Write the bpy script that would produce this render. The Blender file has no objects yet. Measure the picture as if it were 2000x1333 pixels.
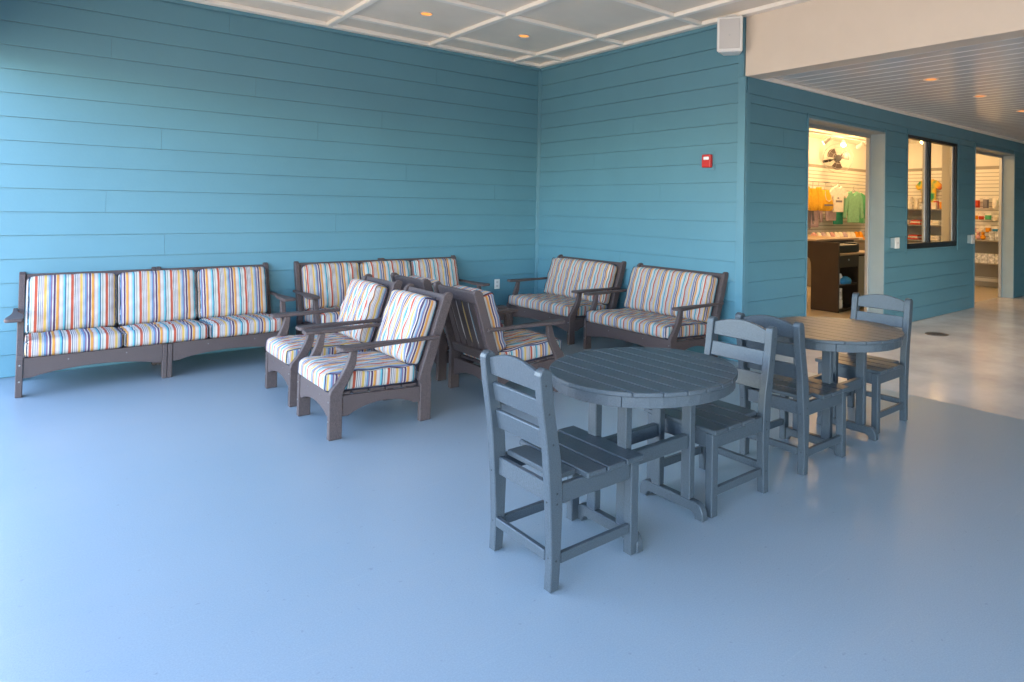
import bpy, bmesh, math, random
from mathutils import Vector, Matrix
random.seed(7)
R = math.radians
S = bpy.context.scene
COL = S.collection

# ------------------------------------------------------------------ camera
YAW, PITCH, ROLL = .7494, .0147, .0174
fwd = Vector((math.cos(PITCH)*math.sin(YAW), math.cos(PITCH)*math.cos(YAW), math.sin(PITCH)))
rt = Vector((math.cos(YAW), -math.sin(YAW), 0)); up = rt.cross(fwd)
rt2 = rt*math.cos(ROLL)+up*math.sin(ROLL); up2 = -rt*math.sin(ROLL)+up*math.cos(ROLL)
cam = bpy.data.cameras.new('camera'); cam_o = bpy.data.objects.new('camera', cam); COL.objects.link(cam_o)
M = Matrix.Identity(4)
for i in range(3):
    M[i][0] = rt2[i]; M[i][1] = up2[i]; M[i][2] = -fwd[i]
M[2][3] = 1.464
cam_o.matrix_world = M
cam.sensor_width = 36; cam.lens = 1277.3*36/2000
cam.shift_x = -.1215; cam.shift_y = -.13885
cam.clip_end = 3000; cam.clip_start = .05
S.camera = cam_o

# ------------------------------------------------------------------ world, sun, exposure
SUN_AZ, SUN_EL = R(24), R(48)          # azimuth from +Y towards +X: the sun stands behind the building
w = bpy.data.worlds.new('World'); S.world = w; w.use_nodes = True
nt = w.node_tree; nt.nodes.clear()
sky = nt.nodes.new('ShaderNodeTexSky'); sky.sky_type = 'NISHITA'; sky.sun_disc = False
sky.sun_elevation = SUN_EL; sky.sun_rotation = SUN_AZ
bg = nt.nodes.new('ShaderNodeBackground'); bg.inputs[1].default_value = .15
wo = nt.nodes.new('ShaderNodeOutputWorld')
nt.links.new(sky.outputs[0], bg.inputs[0]); nt.links.new(bg.outputs[0], wo.inputs[0])
sd = Vector((math.sin(SUN_AZ)*math.cos(SUN_EL), math.cos(SUN_AZ)*math.cos(SUN_EL), math.sin(SUN_EL)))
sl = bpy.data.lights.new('sun', 'SUN'); sl.energy = 3.0; sl.angle = R(.5); sl.color = (1, .94, .86)
so = bpy.data.objects.new('sun', sl); COL.objects.link(so)
so.rotation_euler = sd.to_track_quat('Z', 'Y').to_euler(); so.location = sd*60
S.view_settings.view_transform = 'Standard'; S.view_settings.look = 'None'
S.view_settings.exposure = 4.0; S.view_settings.gamma = 1
S.cycles.use_denoising = True
S.cycles.max_bounces = 10; S.cycles.diffuse_bounces = 7; S.cycles.sample_clamp_indirect = 6

# ------------------------------------------------------------------ materials
def mat(name, col, rough=.5, spec=.5, var=0, vscale=8, bump=0, bscale=60, stretch=(1, 1, 1), speck=0, metal=0, emit=None, estr=0, vcol=None):
    m = bpy.data.materials.new(name); m.use_nodes = True
    n = m.node_tree.nodes; l = m.node_tree.links
    b = n['Principled BSDF']
    b.inputs['Base Color'].default_value = (*col, 1); b.inputs['Roughness'].default_value = rough
    b.inputs['Specular IOR Level'].default_value = spec; b.inputs['Metallic'].default_value = metal
    if emit:
        b.inputs['Emission Color'].default_value = (*emit, 1); b.inputs['Emission Strength'].default_value = estr
    if var or bump or speck:
        tc = n.new('ShaderNodeTexCoord'); mp = n.new('ShaderNodeMapping'); mp.inputs['Scale'].default_value = stretch
        geo = n.new('ShaderNodeNewGeometry')
        l.new(geo.outputs['Position'], mp.inputs['Vector'])
        last = None
        if var:
            t = n.new('ShaderNodeTexNoise'); t.inputs['Scale'].default_value = vscale; t.inputs['Detail'].default_value = 5
            t.inputs['Roughness'].default_value = .6
            l.new(mp.outputs[0], t.inputs['Vector'])
            mx = n.new('ShaderNodeMixRGB'); mx.inputs[1].default_value = (*[c*(1-var) for c in col], 1)
            c2 = vcol or [min(1, c*(1+var)) for c in col]
            mx.inputs[2].default_value = (*c2, 1)
            cr = n.new('ShaderNodeMapRange'); cr.inputs[1].default_value = .3; cr.inputs[2].default_value = .7
            l.new(t.outputs[0], cr.inputs[0]); l.new(cr.outputs[0], mx.inputs[0]); last = mx
        if speck:
            t3 = n.new('ShaderNodeTexNoise'); t3.inputs['Scale'].default_value = 260; t3.inputs['Detail'].default_value = 2
            l.new(tc.outputs['Object'], t3.inputs['Vector'])
            cr3 = n.new('ShaderNodeMapRange'); cr3.inputs[1].default_value = .35; cr3.inputs[2].default_value = .65
            cr3.inputs[3].default_value = 1-speck; cr3.inputs[4].default_value = 1+speck
            l.new(t3.outputs[0], cr3.inputs[0])
            mm = n.new('ShaderNodeMixRGB'); mm.blend_type = 'MULTIPLY'; mm.inputs[0].default_value = 1
            if last: l.new(last.outputs[0], mm.inputs[1])
            else: mm.inputs[1].default_value = (*col, 1)
            l.new(cr3.outputs[0], mm.inputs[2]); last = mm
        if last: l.new(last.outputs[0], b.inputs['Base Color'])
        if bump:
            t2 = n.new('ShaderNodeTexNoise'); t2.inputs['Scale'].default_value = bscale; t2.inputs['Detail'].default_value = 4
            l.new(mp.outputs[0], t2.inputs['Vector'])
            bp = n.new('ShaderNodeBump'); bp.inputs['Strength'].default_value = bump; bp.inputs['Distance'].default_value = .004
            l.new(t2.outputs[0], bp.inputs['Height']); l.new(bp.outputs[0], b.inputs['Normal'])
    return m

M_SIDE = mat('teal_siding_paint', (.098, .236, .300), .42, .45, var=.035, vscale=1.6, bump=.10, bscale=40)
M_TRIM = mat('teal_trim_paint', (.102, .243, .308), .38, .5, var=.05, vscale=3, bump=.1, bscale=30)
M_JAMB = mat('grey_jamb_paint', (.30, .36, .37), .4, .5, var=.05, vscale=4)
def floor_mat():
    m = bpy.data.materials.new('blue_floor_coating'); m.use_nodes = True
    n = m.node_tree.nodes; l = m.node_tree.links; b = n['Principled BSDF']
    geo = n.new('ShaderNodeNewGeometry')
    def noise(sc, det=4, stretch=None):
        t = n.new('ShaderNodeTexNoise'); t.inputs['Scale'].default_value = sc; t.inputs['Detail'].default_value = det
        if stretch:
            mp = n.new('ShaderNodeMapping'); mp.inputs['Scale'].default_value = stretch; mp.inputs['Rotation'].default_value = (0, 0, .6)
            l.new(geo.outputs['Position'], mp.inputs['Vector']); l.new(mp.outputs[0], t.inputs['Vector'])
        else: l.new(geo.outputs['Position'], t.inputs['Vector'])
        return t
    def ramp(src, a, c):
        r = n.new('ShaderNodeMapRange'); r.inputs[1].default_value = a; r.inputs[2].default_value = c; l.new(src.outputs[0], r.inputs[0]); return r
    mx = n.new('ShaderNodeMixRGB'); mx.inputs[1].default_value = (.230, .295, .340, 1); mx.inputs[2].default_value = (.290, .335, .365, 1)
    l.new(ramp(noise(.9, 3), 0, 1).outputs[0], mx.inputs[0])
    m2 = n.new('ShaderNodeMixRGB'); m2.inputs[2].default_value = (.31, .325, .34, 1); l.new(mx.outputs[0], m2.inputs[1])
    sc = n.new('ShaderNodeMath'); sc.operation = 'MULTIPLY'; sc.inputs[1].default_value = .35
    l.new(ramp(noise(2.0, 6, (1, 4, 1)), .25, 1).outputs[0], sc.inputs[0]); l.new(sc.outputs[0], m2.inputs[0])
    m3 = n.new('ShaderNodeMixRGB'); m3.inputs[2].default_value = (.16, .18, .20, 1); l.new(m2.outputs[0], m3.inputs[1])
    sk = n.new('ShaderNodeMath'); sk.operation = 'MULTIPLY'; sk.inputs[1].default_value = .5
    l.new(ramp(noise(38, 2), .70, .76).outputs[0], sk.inputs[0]); l.new(sk.outputs[0], m3.inputs[0])
    gr = n.new('ShaderNodeMapRange'); gr.inputs[1].default_value = .3; gr.inputs[2].default_value = .7; gr.inputs[3].default_value = .93; gr.inputs[4].default_value = 1.07
    l.new(noise(170, 2).outputs[0], gr.inputs[0])
    m4 = n.new('ShaderNodeMixRGB'); m4.blend_type = 'MULTIPLY'; m4.inputs[0].default_value = 1
    m5 = n.new('ShaderNodeMixRGB'); m5.inputs[2].default_value = (.36, .39, .41, 1); l.new(m3.outputs[0], m5.inputs[1])
    s5 = n.new('ShaderNodeMath'); s5.operation = 'MULTIPLY'; s5.inputs[1].default_value = .30
    l.new(ramp(noise(2.6, 3, (1, 16, 1)), .64, .80).outputs[0], s5.inputs[0]); l.new(s5.outputs[0], m5.inputs[0])
    l.new(m5.outputs[0], m4.inputs[1]); l.new(gr.outputs[0], m4.inputs[2])
    l.new(m4.outputs[0], b.inputs['Base Color'])
    b.inputs['Roughness'].default_value = .31
    bp = n.new('ShaderNodeBump'); bp.inputs['Strength'].default_value = .3; bp.inputs['Distance'].default_value = .002
    l.new(noise(260, 3).outputs[0], bp.inputs['Height']); l.new(bp.outputs[0], b.inputs['Normal'])
    return m
M_FLOOR = floor_mat()
M_CONC = mat('beige_concrete', (.60, .55, .52), .17, .5, var=.2, vscale=1.5, bump=.12, bscale=70)
M_CEIL = mat('ceiling_panel_paint', (.77, .69, .60), .6, .3, var=.03, vscale=3, bump=.06, bscale=90)
M_BATT = mat('ceiling_batten_paint', (.86, .80, .72), .45, .4)
M_BEAM = mat('cream_beam_paint', (.65, .555, .455), .5, .4, var=.03, vscale=2.5, bump=.08, bscale=40)
M_BEAD = mat('bead_board_paint', (.66, .64, .62), .2, .5, var=.04, vscale=3)
M_BROWN = mat('brown_plastic_lumber', (.090, .062, .058), .55, .35, speck=.35, bump=.3, bscale=90)
M_SLATE = mat('slate_plastic_lumber', (.052, .064, .075), .42, .45, speck=.22, bump=.3, bscale=90)
M_DARK = mat('dark_screw', (.015, .017, .02), .5)
M_STEEL = mat('bolt_steel', (.33, .32, .31), .35, metal=1)
M_PIPE = mat('navy_piping', (.025, .03, .06), .7)
M_WHITE = mat('white_plastic', (.75, .74, .71), .4)
M_GRILLE = mat('speaker_grille', (.55, .53, .51), .6, bump=.5, bscale=400)
M_RED = mat('red_plastic', (.55, .02, .015), .3)
M_CLEAR = mat('clear_strobe_lens', (.9, .9, .88), .1)
M_BLACK = mat('black_frame', (.012, .012, .013), .35)
M_ALU = mat('aluminium_frame', (.5, .5, .49), .4, metal=.7)
M_SHOPW = mat('shop_wall_paint', (.76, .72, .64), .5)
M_SLATW = mat('slatwall_laminate', (.78, .74, .66), .4)
M_SHOPC = mat('shop_ceiling_paint', (.74, .70, .62), .25)
M_SHOPF = mat('shop_floor_tile', (.52, .44, .34), .3, var=.1, vscale=3)
M_COUNTER = mat('dark_brown_laminate', (.045, .026, .016), .35, var=.1, vscale=5)
M_WOOD = mat('counter_edge_wood', (.42, .27, .15), .4)
M_GREY = mat('grey_shelf_laminate', (.30, .27, .22), .5)
M_ROOF = mat('roof_membrane', (.35, .34, .33), .8)
M_SAND = mat('pale_ground', (.26, .205, .145), .9, var=.15, vscale=.6)
M_COL = mat('white_column_paint', (.72, .70, .66), .5)
M_DRAIN = mat('drain_bronze', (.14, .11, .095), .5, metal=.3)
M_DLIGHT = mat('lit_downlight_lens', (.5, .2, .06), .5, emit=(1, .33, .06), estr=.085)
M_DRING = mat('downlight_trim', (.7, .62, .52), .4)
M_BULB = mat('lit_track_bulb', (1, .8, .5), .5, emit=(1, .62, .25), estr=4)
def cloth(name, c): return mat(name, c, .85, .2, var=.12, vscale=18, bump=.3, bscale=60)
M_CL = {k: cloth('cloth_'+k, v) for k, v in dict(yellow=(.75, .42, .04), white=(.8, .74, .66), green=(.10, .42, .20), mint=(.25, .52, .33), lilac=(.50, .38, .42), grey=(.22, .2, .22), orange=(.75, .30, .02), teal=(.05, .35, .25), red=(.55, .07, .03), pink=(.65, .35, .33), blue=(.05, .25, .50), cream=(.78, .68, .55)).items()}
M_PACK = mat('printed_carton', (.62, .60, .58), .5, var=.6, vscale=22)
M_TIE = mat('tie_dye_cloth', (.8, .36, .02), .85)
n = M_TIE.node_tree.nodes; l = M_TIE.node_tree.links
t_ = n.new('ShaderNodeTexNoise'); t_.inputs['Scale'].default_value = 3.4
g_ = n.new('ShaderNodeNewGeometry'); l.new(g_.outputs['Position'], t_.inputs['Vector'])
r_ = n.new('ShaderNodeValToRGB'); r_.color_ramp.elements[0].color = (.45, .03, .03, 1); r_.color_ramp.elements[0].position = .36
e_ = r_.color_ramp.elements.new(.45); e_.color = (.8, .34, .02, 1); e_ = r_.color_ramp.elements.new(.56); e_.color = (.75, .5, .03, 1)
r_.color_ramp.elements[-1].color = (.03, .3, .14, 1); r_.color_ramp.elements[-1].position = .63
l.new(t_.outputs[0], r_.inputs[0]); l.new(r_.outputs[0], n['Principled BSDF'].inputs['Base Color'])

def glass_mat():
    m = bpy.data.materials.new('window_glass'); m.use_nodes = True
    n = m.node_tree.nodes; l = m.node_tree.links; n.clear()
    tr = n.new('ShaderNodeBsdfTransparent'); gl = n.new('ShaderNodeBsdfGlossy'); gl.inputs['Roughness'].default_value = .02
    fr = n.new('ShaderNodeFresnel'); fr.inputs[0].default_value = 1.45
    mx = n.new('ShaderNodeMixShader'); o = n.new('ShaderNodeOutputMaterial')
    tr.inputs[0].default_value = (.93, .95, .94, 1)
    l.new(fr.outputs[0], mx.inputs[0]); l.new(tr.outputs[0], mx.inputs[1]); l.new(gl.outputs[0], mx.inputs[2]); l.new(mx.outputs[0], o.inputs[0])
    return m
M_GLASS = glass_mat()

def stripe_mat():
    m = bpy.data.materials.new('striped_cushion_fabric'); m.use_nodes = True
    n = m.node_tree.nodes; l = m.node_tree.links; b = n['Principled BSDF']
    b.inputs['Roughness'].default_value = .9; b.inputs['Specular IOR Level'].default_value = .15
    uv = n.new('ShaderNodeUVMap'); uv.uv_map = 'stripe'
    sp = n.new('ShaderNodeSeparateXYZ'); l.new(uv.outputs[0], sp.inputs[0])
    fr = n.new('ShaderNodeMath'); fr.operation = 'FRACT'; l.new(sp.outputs[0], fr.inputs[0])
    W = (.54, .475, .415); DK = (.07, .05, .06); stops = [
        (0, (.42, .085, .05)), (.075, W), (.105, (.045, .05, .09)), (.125, W), (.150, (.40, .36, .38)), (.166, DK), (.174, (.44, .40, .40)), (.19, W), (.208, (.24, .16, .22)), (.23, W), (.248, (.60, .30, .16)),
        (.268, (.56, .36, .10)), (.325, W), (.350, (.16, .20, .30)), (.364, W), (.385, (.145, .235, .34)), (.440, (.21, .115, .19)),
        (.478, W), (.515, (.095, .05, .10)), (.572, W), (.592, (.60, .27, .06)), (.652, (.46, .17, .10)), (.668, (.50, .41, .37)), (.70, W), (.745, (.46, .38, .37)), (.782, (.15, .40, .44)),
        (.832, (.05, .12, .19)), (.865, W), (.902, (.27, .30, .25)), (.93, W)]
    # two ramps of at most 32 stops hold the whole repeat
    rp = n.new('ShaderNodeValToRGB'); rp.color_ramp.interpolation = 'CONSTANT'
    el = rp.color_ramp.elements
    el[0].position = 0; el[0].color = (*stops[0][1], 1); el[1].position = stops[1][0]; el[1].color = (*stops[1][1], 1)
    for p, c in stops[2:]:
        e = el.new(p); e.color = (*c, 1)
    l.new(fr.outputs[0], rp.inputs[0]); l.new(rp.outputs[0], b.inputs['Base Color'])
    tc = n.new('ShaderNodeTexCoord'); t2 = n.new('ShaderNodeTexNoise'); t2.inputs['Scale'].default_value = 26; t2.inputs['Detail'].default_value = 6
    l.new(tc.outputs['Object'], t2.inputs['Vector'])
    bp = n.new('ShaderNodeBump'); bp.inputs['Strength'].default_value = .35; bp.inputs['Distance'].default_value = .01
    l.new(t2.outputs[0], bp.inputs['Height']); l.new(bp.outputs[0], b.inputs['Normal'])
    return m
M_STRIPE = stripe_mat()

# ------------------------------------------------------------------ mesh helpers
def box(bm, x0, x1, y0, y1, z0, z1, mx=None):
    v = [bm.verts.new((x, y, z)) for z in (z0, z1) for y in (y0, y1) for x in (x0, x1)]
    for f in ((0, 2, 3, 1), (4, 5, 7, 6), (0, 1, 5, 4), (2, 6, 7, 3), (0, 4, 6, 2), (1, 3, 7, 5)):
        bm.faces.new([v[i] for i in f])
    if mx is not None: bmesh.ops.transform(bm, matrix=mx, verts=v)
    return v
def prism(bm, pts, axis, a0, a1):
    def P(p, a):
        return {'x': (a, p[0], p[1]), 'y': (p[0], a, p[1]), 'z': (p[0], p[1], a)}[axis]
    A = [bm.verts.new(P(p, a0)) for p in pts]; B = [bm.verts.new(P(p, a1)) for p in pts]
    bm.faces.new(A); bm.faces.new(B[::-1])
    for i in range(len(pts)):
        j = (i+1) % len(pts); bm.faces.new([A[i], B[i], B[j], A[j]])
def obj(name, bm, m, parent=None, bevel=0, smooth=False, loc=None, rot=None):
    bmesh.ops.recalc_face_normals(bm, faces=bm.faces[:])
    if bevel:
        es = [e for e in bm.edges if len(e.link_faces) == 2 and e.calc_face_angle(0) > .6]
        bmesh.ops.bevel(bm, geom=es, offset=bevel, segments=1, affect='EDGES', clamp_overlap=True)
    me = bpy.data.meshes.new(name); bm.to_mesh(me); bm.free()
    if m: me.materials.append(m)
    if smooth:
        for p in me.polygons: p.use_smooth = True
    o = bpy.data.objects.new(name, me); COL.objects.link(o)
    if parent: o.parent = parent
    if loc: o.location = loc
    if rot: o.rotation_euler = rot
    return o
def bx(name, x0, x1, y0, y1, z0, z1, m, parent=None, bevel=0, mx=None):
    bm = bmesh.new(); box(bm, x0, x1, y0, y1, z0, z1, mx); return obj(name, bm, m, parent, bevel)
def tag(o, label=None, cat=None, group=None, kind=None):
    if label: o['label'] = label
    if cat: o['category'] = cat
    if group: o['group'] = group
    if kind: o['kind'] = kind
    return o
def empty(name, loc=(0, 0, 0), rz=0, **k):
    o = bpy.data.objects.new(name, None); COL.objects.link(o); o.location = loc; o.rotation_euler = (0, 0, rz)
    o.empty_display_size = .1
    return tag(o, **k)
def copy_tree(o, parent=None):
    c = o.copy(); COL.objects.link(c)
    if parent: c.parent = parent
    for ch in list(o.children): copy_tree(ch, c)
    return c
def cyl(bm, c, r, h, axis='z', seg=24, r2=None):
    mx = {'z': Matrix.Identity(4), 'x': Matrix.Rotation(R(90), 4, 'Y'), 'y': Matrix.Rotation(R(90), 4, 'X')}[axis]
    bmesh.ops.create_cone(bm, cap_ends=True, segments=seg, radius1=r, radius2=r if r2 is None else r2, depth=h, matrix=Matrix.Translation(c) @ mx)
def tube(bm, pts, r, closed=False, seg=6):
    rings = []; N = len(pts)
    for i, p in enumerate(pts):
        a = Vector(pts[(i-1) % N] if (closed or i) else p); b = Vector(pts[(i+1) % N] if (closed or i < N-1) else p)
        t = (b-a).normalized(); ref = Vector((0, 0, 1)) if abs(t.z) < .9 else Vector((1, 0, 0))
        s = t.cross(ref).normalized(); u = s.cross(t)
        rings.append([bm.verts.new(Vector(p)+(s*math.cos(k*2*math.pi/seg)+u*math.sin(k*2*math.pi/seg))*r) for k in range(seg)])
    for i in range(N if closed else N-1):
        A, B = rings[i], rings[(i+1) % N]
        # align the rings of a closed loop by nearest vertex
        off = min(range(seg), key=lambda q: (A[0].co-B[q].co).length)
        for k in range(seg):
            bm.faces.new([A[k], A[(k+1) % seg], B[(k+1+off) % seg], B[(k+off) % seg]])

# ------------------------------------------------------------------ setting
YA, XB, YC, ZC = 7.391, 5.065, 3.927, 3.38
tag(bx('ground', -400, 400, -400, 400, -.30, -.12, M_SAND), kind='structure')
tag(bx('patio_floor', -.68, 5.25, -5.2, YA+.2, -.119, 0, M_FLOOR), kind='structure')
tag(bx('walkway_floor', 5.25, 24, -5.2, YC+.2, -.119, -.001, M_CONC), kind='structure')
tag(bx('shop_floor', 5.25, 14.6, YC+.2, 7.8, -.119, -.001, M_SHOPF), kind='structure')

# ceiling over the lounge: panels in a grid of battens
ceil = empty('ceiling', kind='structure')
bxs = [-.01, 1.145, 2.30, 3.45, 4.61]; bys = [6.82, 5.64, 4.45, 3.26, 2.07, .88, -.31, -1.50, -2.69, -3.88]
xs = [-.58]+bxs+[XB]; ys = [YA]+bys+[-5.2]
for i in range(len(xs)-1):
    for j in range(len(ys)-1):
        bx('ceiling_panel', xs[i]+.001, xs[i+1]-.001, ys[j+1]+.001, ys[j]-.001, ZC, ZC+.03, M_CEIL, ceil)
for x in bxs: bx('batten', x-.030, x+.030, -5.2, YA-.10, ZC-.040, ZC-.0005, M_BATT, ceil, .004)
for y in bys:
    for i in range(len(xs)-1):
        a = xs[i]+(.0305 if i else 0); b = xs[i+1]-(.0305 if i < len(xs)-2 else .0855)
        bx('batten', a, b, y-.030, y+.030, ZC-.0385, ZC-.0005, M_BATT, ceil, .004)
bx('batten', -.58, XB, YA-.10, YA-.001, ZC-.042, ZC-.0005, M_BATT, ceil, .004)
bx('batten', XB-.085, XB-.001, -5.2, YA-.101, ZC-.042, ZC-.0005, M_BATT, ceil, .004)
tag(bx('roof', -.85, 24, -5.6, 8.4, ZC+.12, ZC+.34, M_ROOF), kind='structure')

# white beam and the lower board ceiling over the walkway
bm = bmesh.new(); prism(bm, [(XB, 2.761), (XB+.21, 2.761), (XB+.21, 2.80), (XB+.19, ZC+.119), (XB, ZC+.119)], 'y', -5.2, YC-.001)
tag(obj('beam', bm, M_BEAM, bevel=.004), 'deep cream painted beam crossing above the edge of the blue floor', 'beam')
bead = empty('walkway_ceiling', kind='structure')
bm = bmesh.new(); prism(bm, [(0, 2.824), (.001, 2.817), (.012, 2.805), (.164, 2.805), (.175, 2.817), (.176, 2.824)], 'y', -5.2, YC-.001)
pm = obj('ceiling_board', bm, M_BEAD, bead); pm.location.x = XB+.2105
for k in range(1, 74):
    o = pm.copy(); COL.objects.link(o); o.location.x = XB+.2105+k*.177; o.parent = bead
bx('backing_board', XB+.2105, 18, -5.2, YC-.001, 2.826, 2.84, M_DARK, bead)
bx('crown_trim', XB+.2115, 18, YC-.045, YC-.002, 2.762, 2.804, M_BATT, bead, .006)
bx('edge_trim', XB+.2105, XB+.262, -5.2, YC-.046, 2.785, 2.8045, M_BATT, bead, .004)

# siding walls, plank by plank
ROW0, PITCHZ = 1.348-7*.194, .194
def siding(root, L, ztop, openings=(), joints=None, x_start=0.0, edge=.0):
    k = 0; joints = joints or {}
    while True:
        z0 = max(.004, ROW0+k*PITCHZ); z1 = min(ztop, ROW0+(k+1)*PITCHZ)
        if z0 > ztop-.02: break
        xs_ = [x_start, L]
        cuts = sorted(set([x_start, L]+[c for o in openings for c in (o[0], o[1]) if o[3] > z0+.003 and o[2] < z1-.003]+[j for j in joints.get(k-7, ())]))
        for a, b in zip(cuts, cuts[1:]):
            mid = (a+b)/2; zz = [(z0, z1)]
            for o in openings:
                if o[0] < mid < o[1]:
                    zz = [p for q in zz for p in ((q[0], min(q[1], o[2])), (max(q[0], o[3]), q[1])) if p[1]-p[0] > .012]
            for p, q in zz:
                bm = bmesh.new()
                prism(bm, [(-.004, p+.0005), (-.020, p+.0015), (-.0205, p+.005), (-.0125, q-.0026 if q < ztop-.001 else q), (-.004, q-.0026 if q < ztop-.001 else q)], 'x', a+.0007, b-.0007)
                obj('plank', bm, M_SIDE, root)
        k += 1
wallA = empty('siding_wall', (0, YA, 0), 0, label='long teal lap siding wall behind the two striped three-seat sofas', cat='wall')
jA = {7: [.509], 3: [.887], 0: [.503], 4: [2.234], 5: [2.911], 6: [1.643], 2: [3.205], 1: [4.379], -2: [.932], -1: [2.438], 8: [3.55], 9: [1.4]}
siding(wallA, XB-.045, 3.30, joints=jA, x_start=-.44)
bx('sheathing', -.44, XB+.2, -.004, .18, -.1, ZC+.1, M_TRIM, wallA)
bx('frieze_board', -.44, XB-.03, -.024, -.0045, 3.301, ZC-.0425, M_TRIM, wallA, .002)
bx('corner_trim', XB-.0445, XB-.004, -.030, -.0045, .002, 3.300, M_TRIM, wallA, .003)
bx('end_trim', -.53, -.4415, -.03, .18, .002, ZC-.001, M_TRIM, wallA, .003)
wallB = empty('siding_wall', (XB, YA, 0), R(-90), label='short teal siding wall between the inner corner and the beam, red alarm on it', cat='wall')
LB = YA-YC
siding(wallB, LB-.065, 3.30, joints={5: [1.9], 1: [2.35], 3: [1.2], -3: [1.7]}, x_start=.045)
bx('sheathing', .0, LB-.004, -.004, .15, -.1, ZC+.1, M_TRIM, wallB)
bx('frieze_board', .03, LB-.002, -.024, -.0045, 3.301, ZC-.0425, M_TRIM, wallB, .002)
bx('corner_trim', .031, .0445, -.030, -.0045, .002, 3.300, M_TRIM, wallB, .003)
bx('corner_trim', LB-.0645, LB+.026, -.026, -.0045, .002, 2.760, M_TRIM, wallB, .003)
bx('corner_trim', LB-.0645, LB-.001, -.0255, -.0045, 2.7605, 3.300, M_TRIM, wallB, .003)
# shop front wall with two doorways and a window
D1, D2, WN = (6.145, 7.907, -1, 2.478), (10.905, 12.73, -1, 2.535), (8.53, 10.215, .985, 2.517)
wallC = empty('siding_wall', (0, YC, 0), 0, label='teal siding shop front with two doorways and a black framed window', cat='wall')
siding(wallC, 18, 2.60, [D1, D2, WN], {-2: [9.4], -4: [9.9], 4: [5.7]}, x_start=XB+.065)
bm = bmesh.new()
for a, b, z0, z1 in ((XB+.004, D1[0], -.1, 2.805), (D1[0], D1[1], D1[3], 2.805), (D1[1], WN[0], -.1, 2.805), (WN[0], WN[1], -.1, WN[2]), (WN[0], WN[1], WN[3], 2.805), (WN[1], D2[0], -.1, 2.805), (D2[0], D2[1], D2[3], 2.805), (D2[1], 18, -.1, 2.805)):
    box(bm, a, b, -.004, .2, z0, z1)
obj('sheathing', bm, M_TRIM, wallC)
bx('upper_sheathing', XB+.151, 18, .002, .2, 2.8055, ZC+.1, M_TRIM, wallC)
bx('frieze_board', XB+.027, 18, -.022, -.0045, 2.602, 2.761, M_TRIM, wallC, .002)
bx('corner_trim', XB+.0005, XB+.0645, -.026, -.0045, .002, 2.601, M_TRIM, wallC, .003)
for o in (D1, D2):
    for s, x in ((-1, o[0]), (1, o[1])):
        bx('door_jamb', min(x, x-s*.016), max(x, x-s*.016), -.026, .21, .001, o[3]-.0165, M_JAMB, wallC, .002)
    bx('door_head', o[0], o[1], -.026, .21, o[3]-.016, o[3], M_JAMB, wallC, .002)
    for s, x in ((-1, o[0]), (1, o[1])):
        bx('edge_channel', min(x, x+s*.013), max(x, x+s*.013), -.030, -.021, .002, o[3]+.05, M_TRIM, wallC)
    for x0, x1, z0, z1 in ((o[0]+.0165, o[0]+.06, .001, o[3]-.06), (o[1]-.06, o[1]-.0165, .001, o[3]-.06), (o[0]+.0165, o[1]-.0165, o[3]-.0595, o[3]-.0165)):
        bx('door_frame', x0, x1, .16, .205, z0, z1, M_ALU, wallC, .002)
for s, x in ((-1, WN[0]), (1, WN[1])):
    bx('edge_channel', min(x, x+s*.013), max(x, x+s*.013), -.030, -.021, WN[2]-.06, WN[3]+.06, M_TRIM, wallC)
win = empty('shop_window', (0, YC, 0), 0, label='black framed sliding window between the two shop doorways', cat='window')
a, b, z0, z1 = WN
bx('window_frame', a+.001, b-.001, -.02, .06, z0+.001, z0+.075, M_BLACK, win, .004)
bx('window_frame', a+.001, b-.001, -.02, .06, z1-.045, z1-.001, M_BLACK, win, .004)
bx('window_frame', a+.001, a+.04, -.02, .06, z0+.0755, z1-.0455, M_BLACK, win, .004)
bx('window_frame', b-.05, b-.001, -.02, .06, z0+.0755, z1-.0455, M_BLACK, win, .004)
mx_ = a+.74
bx('mullion', mx_-.03, mx_+.035, -.012, .05, z0+.0755, z1-.0455, M_BLACK, win, .004)
bx('sash_stile', mx_-.10, mx_-.031, .015, .055, z0+.0755, z1-.0455, M_ALU, win, .003)
bx('sash_stile', b-.10, b-.051, .015, .055, z0+.0755, z1-.0455, M_ALU, win, .003)
bm = bmesh.new(); bm.faces.new([bm.verts.new(p) for p in ((a+.0405, .03, z0+.076), (mx_-.1005, .03, z0+.076), (mx_-.1005, .03, z1-.046), (a+.0405, .03, z1-.046))]); obj('pane', bm, M_GLASS, win)
bm = bmesh.new(); bm.faces.new([bm.verts.new(p) for p in ((mx_+.0355, .023, z0+.076), (b-.1005, .023, z0+.076), (b-.1005, .023, z1-.046), (mx_+.0355, .023, z1-.046))]); obj('pane', bm, M_GLASS, win)
bx('inner_jamb', b-.02, b-.001, .061, .2, z0+.001, z1-.001, M_SHOPW, win)
bx('inner_sill', a+.001, b-.0205, .061, .2, z0+.001, z0+.02, M_SHOPW, win)

bm = bmesh.new(); box(bm, -.58, 1.3, -5.5, -5.21, -.1, ZC+.119); box(bm, 1.3, 4.6, -5.5, -5.21, 2.35, ZC+.119); box(bm, 4.6, 18.3, -5.5, -5.21, -.1, ZC+.119)  # added unseen wall: holds back light from behind, opening lets some in
tag(obj('rear_light_blocker', bm, M_SIDE), 'added teal wall limiting light behind the dining tables, with a wide opening', 'wall')
tag(bx('end_light_blocker', 18.001, 18.3, -5.2, YC+.2, -.1, ZC+.119, M_SIDE), 'added teal wall shutting out light at the far end of the walkway', 'wall')  # added out of view to block light and darken the shop front
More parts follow.
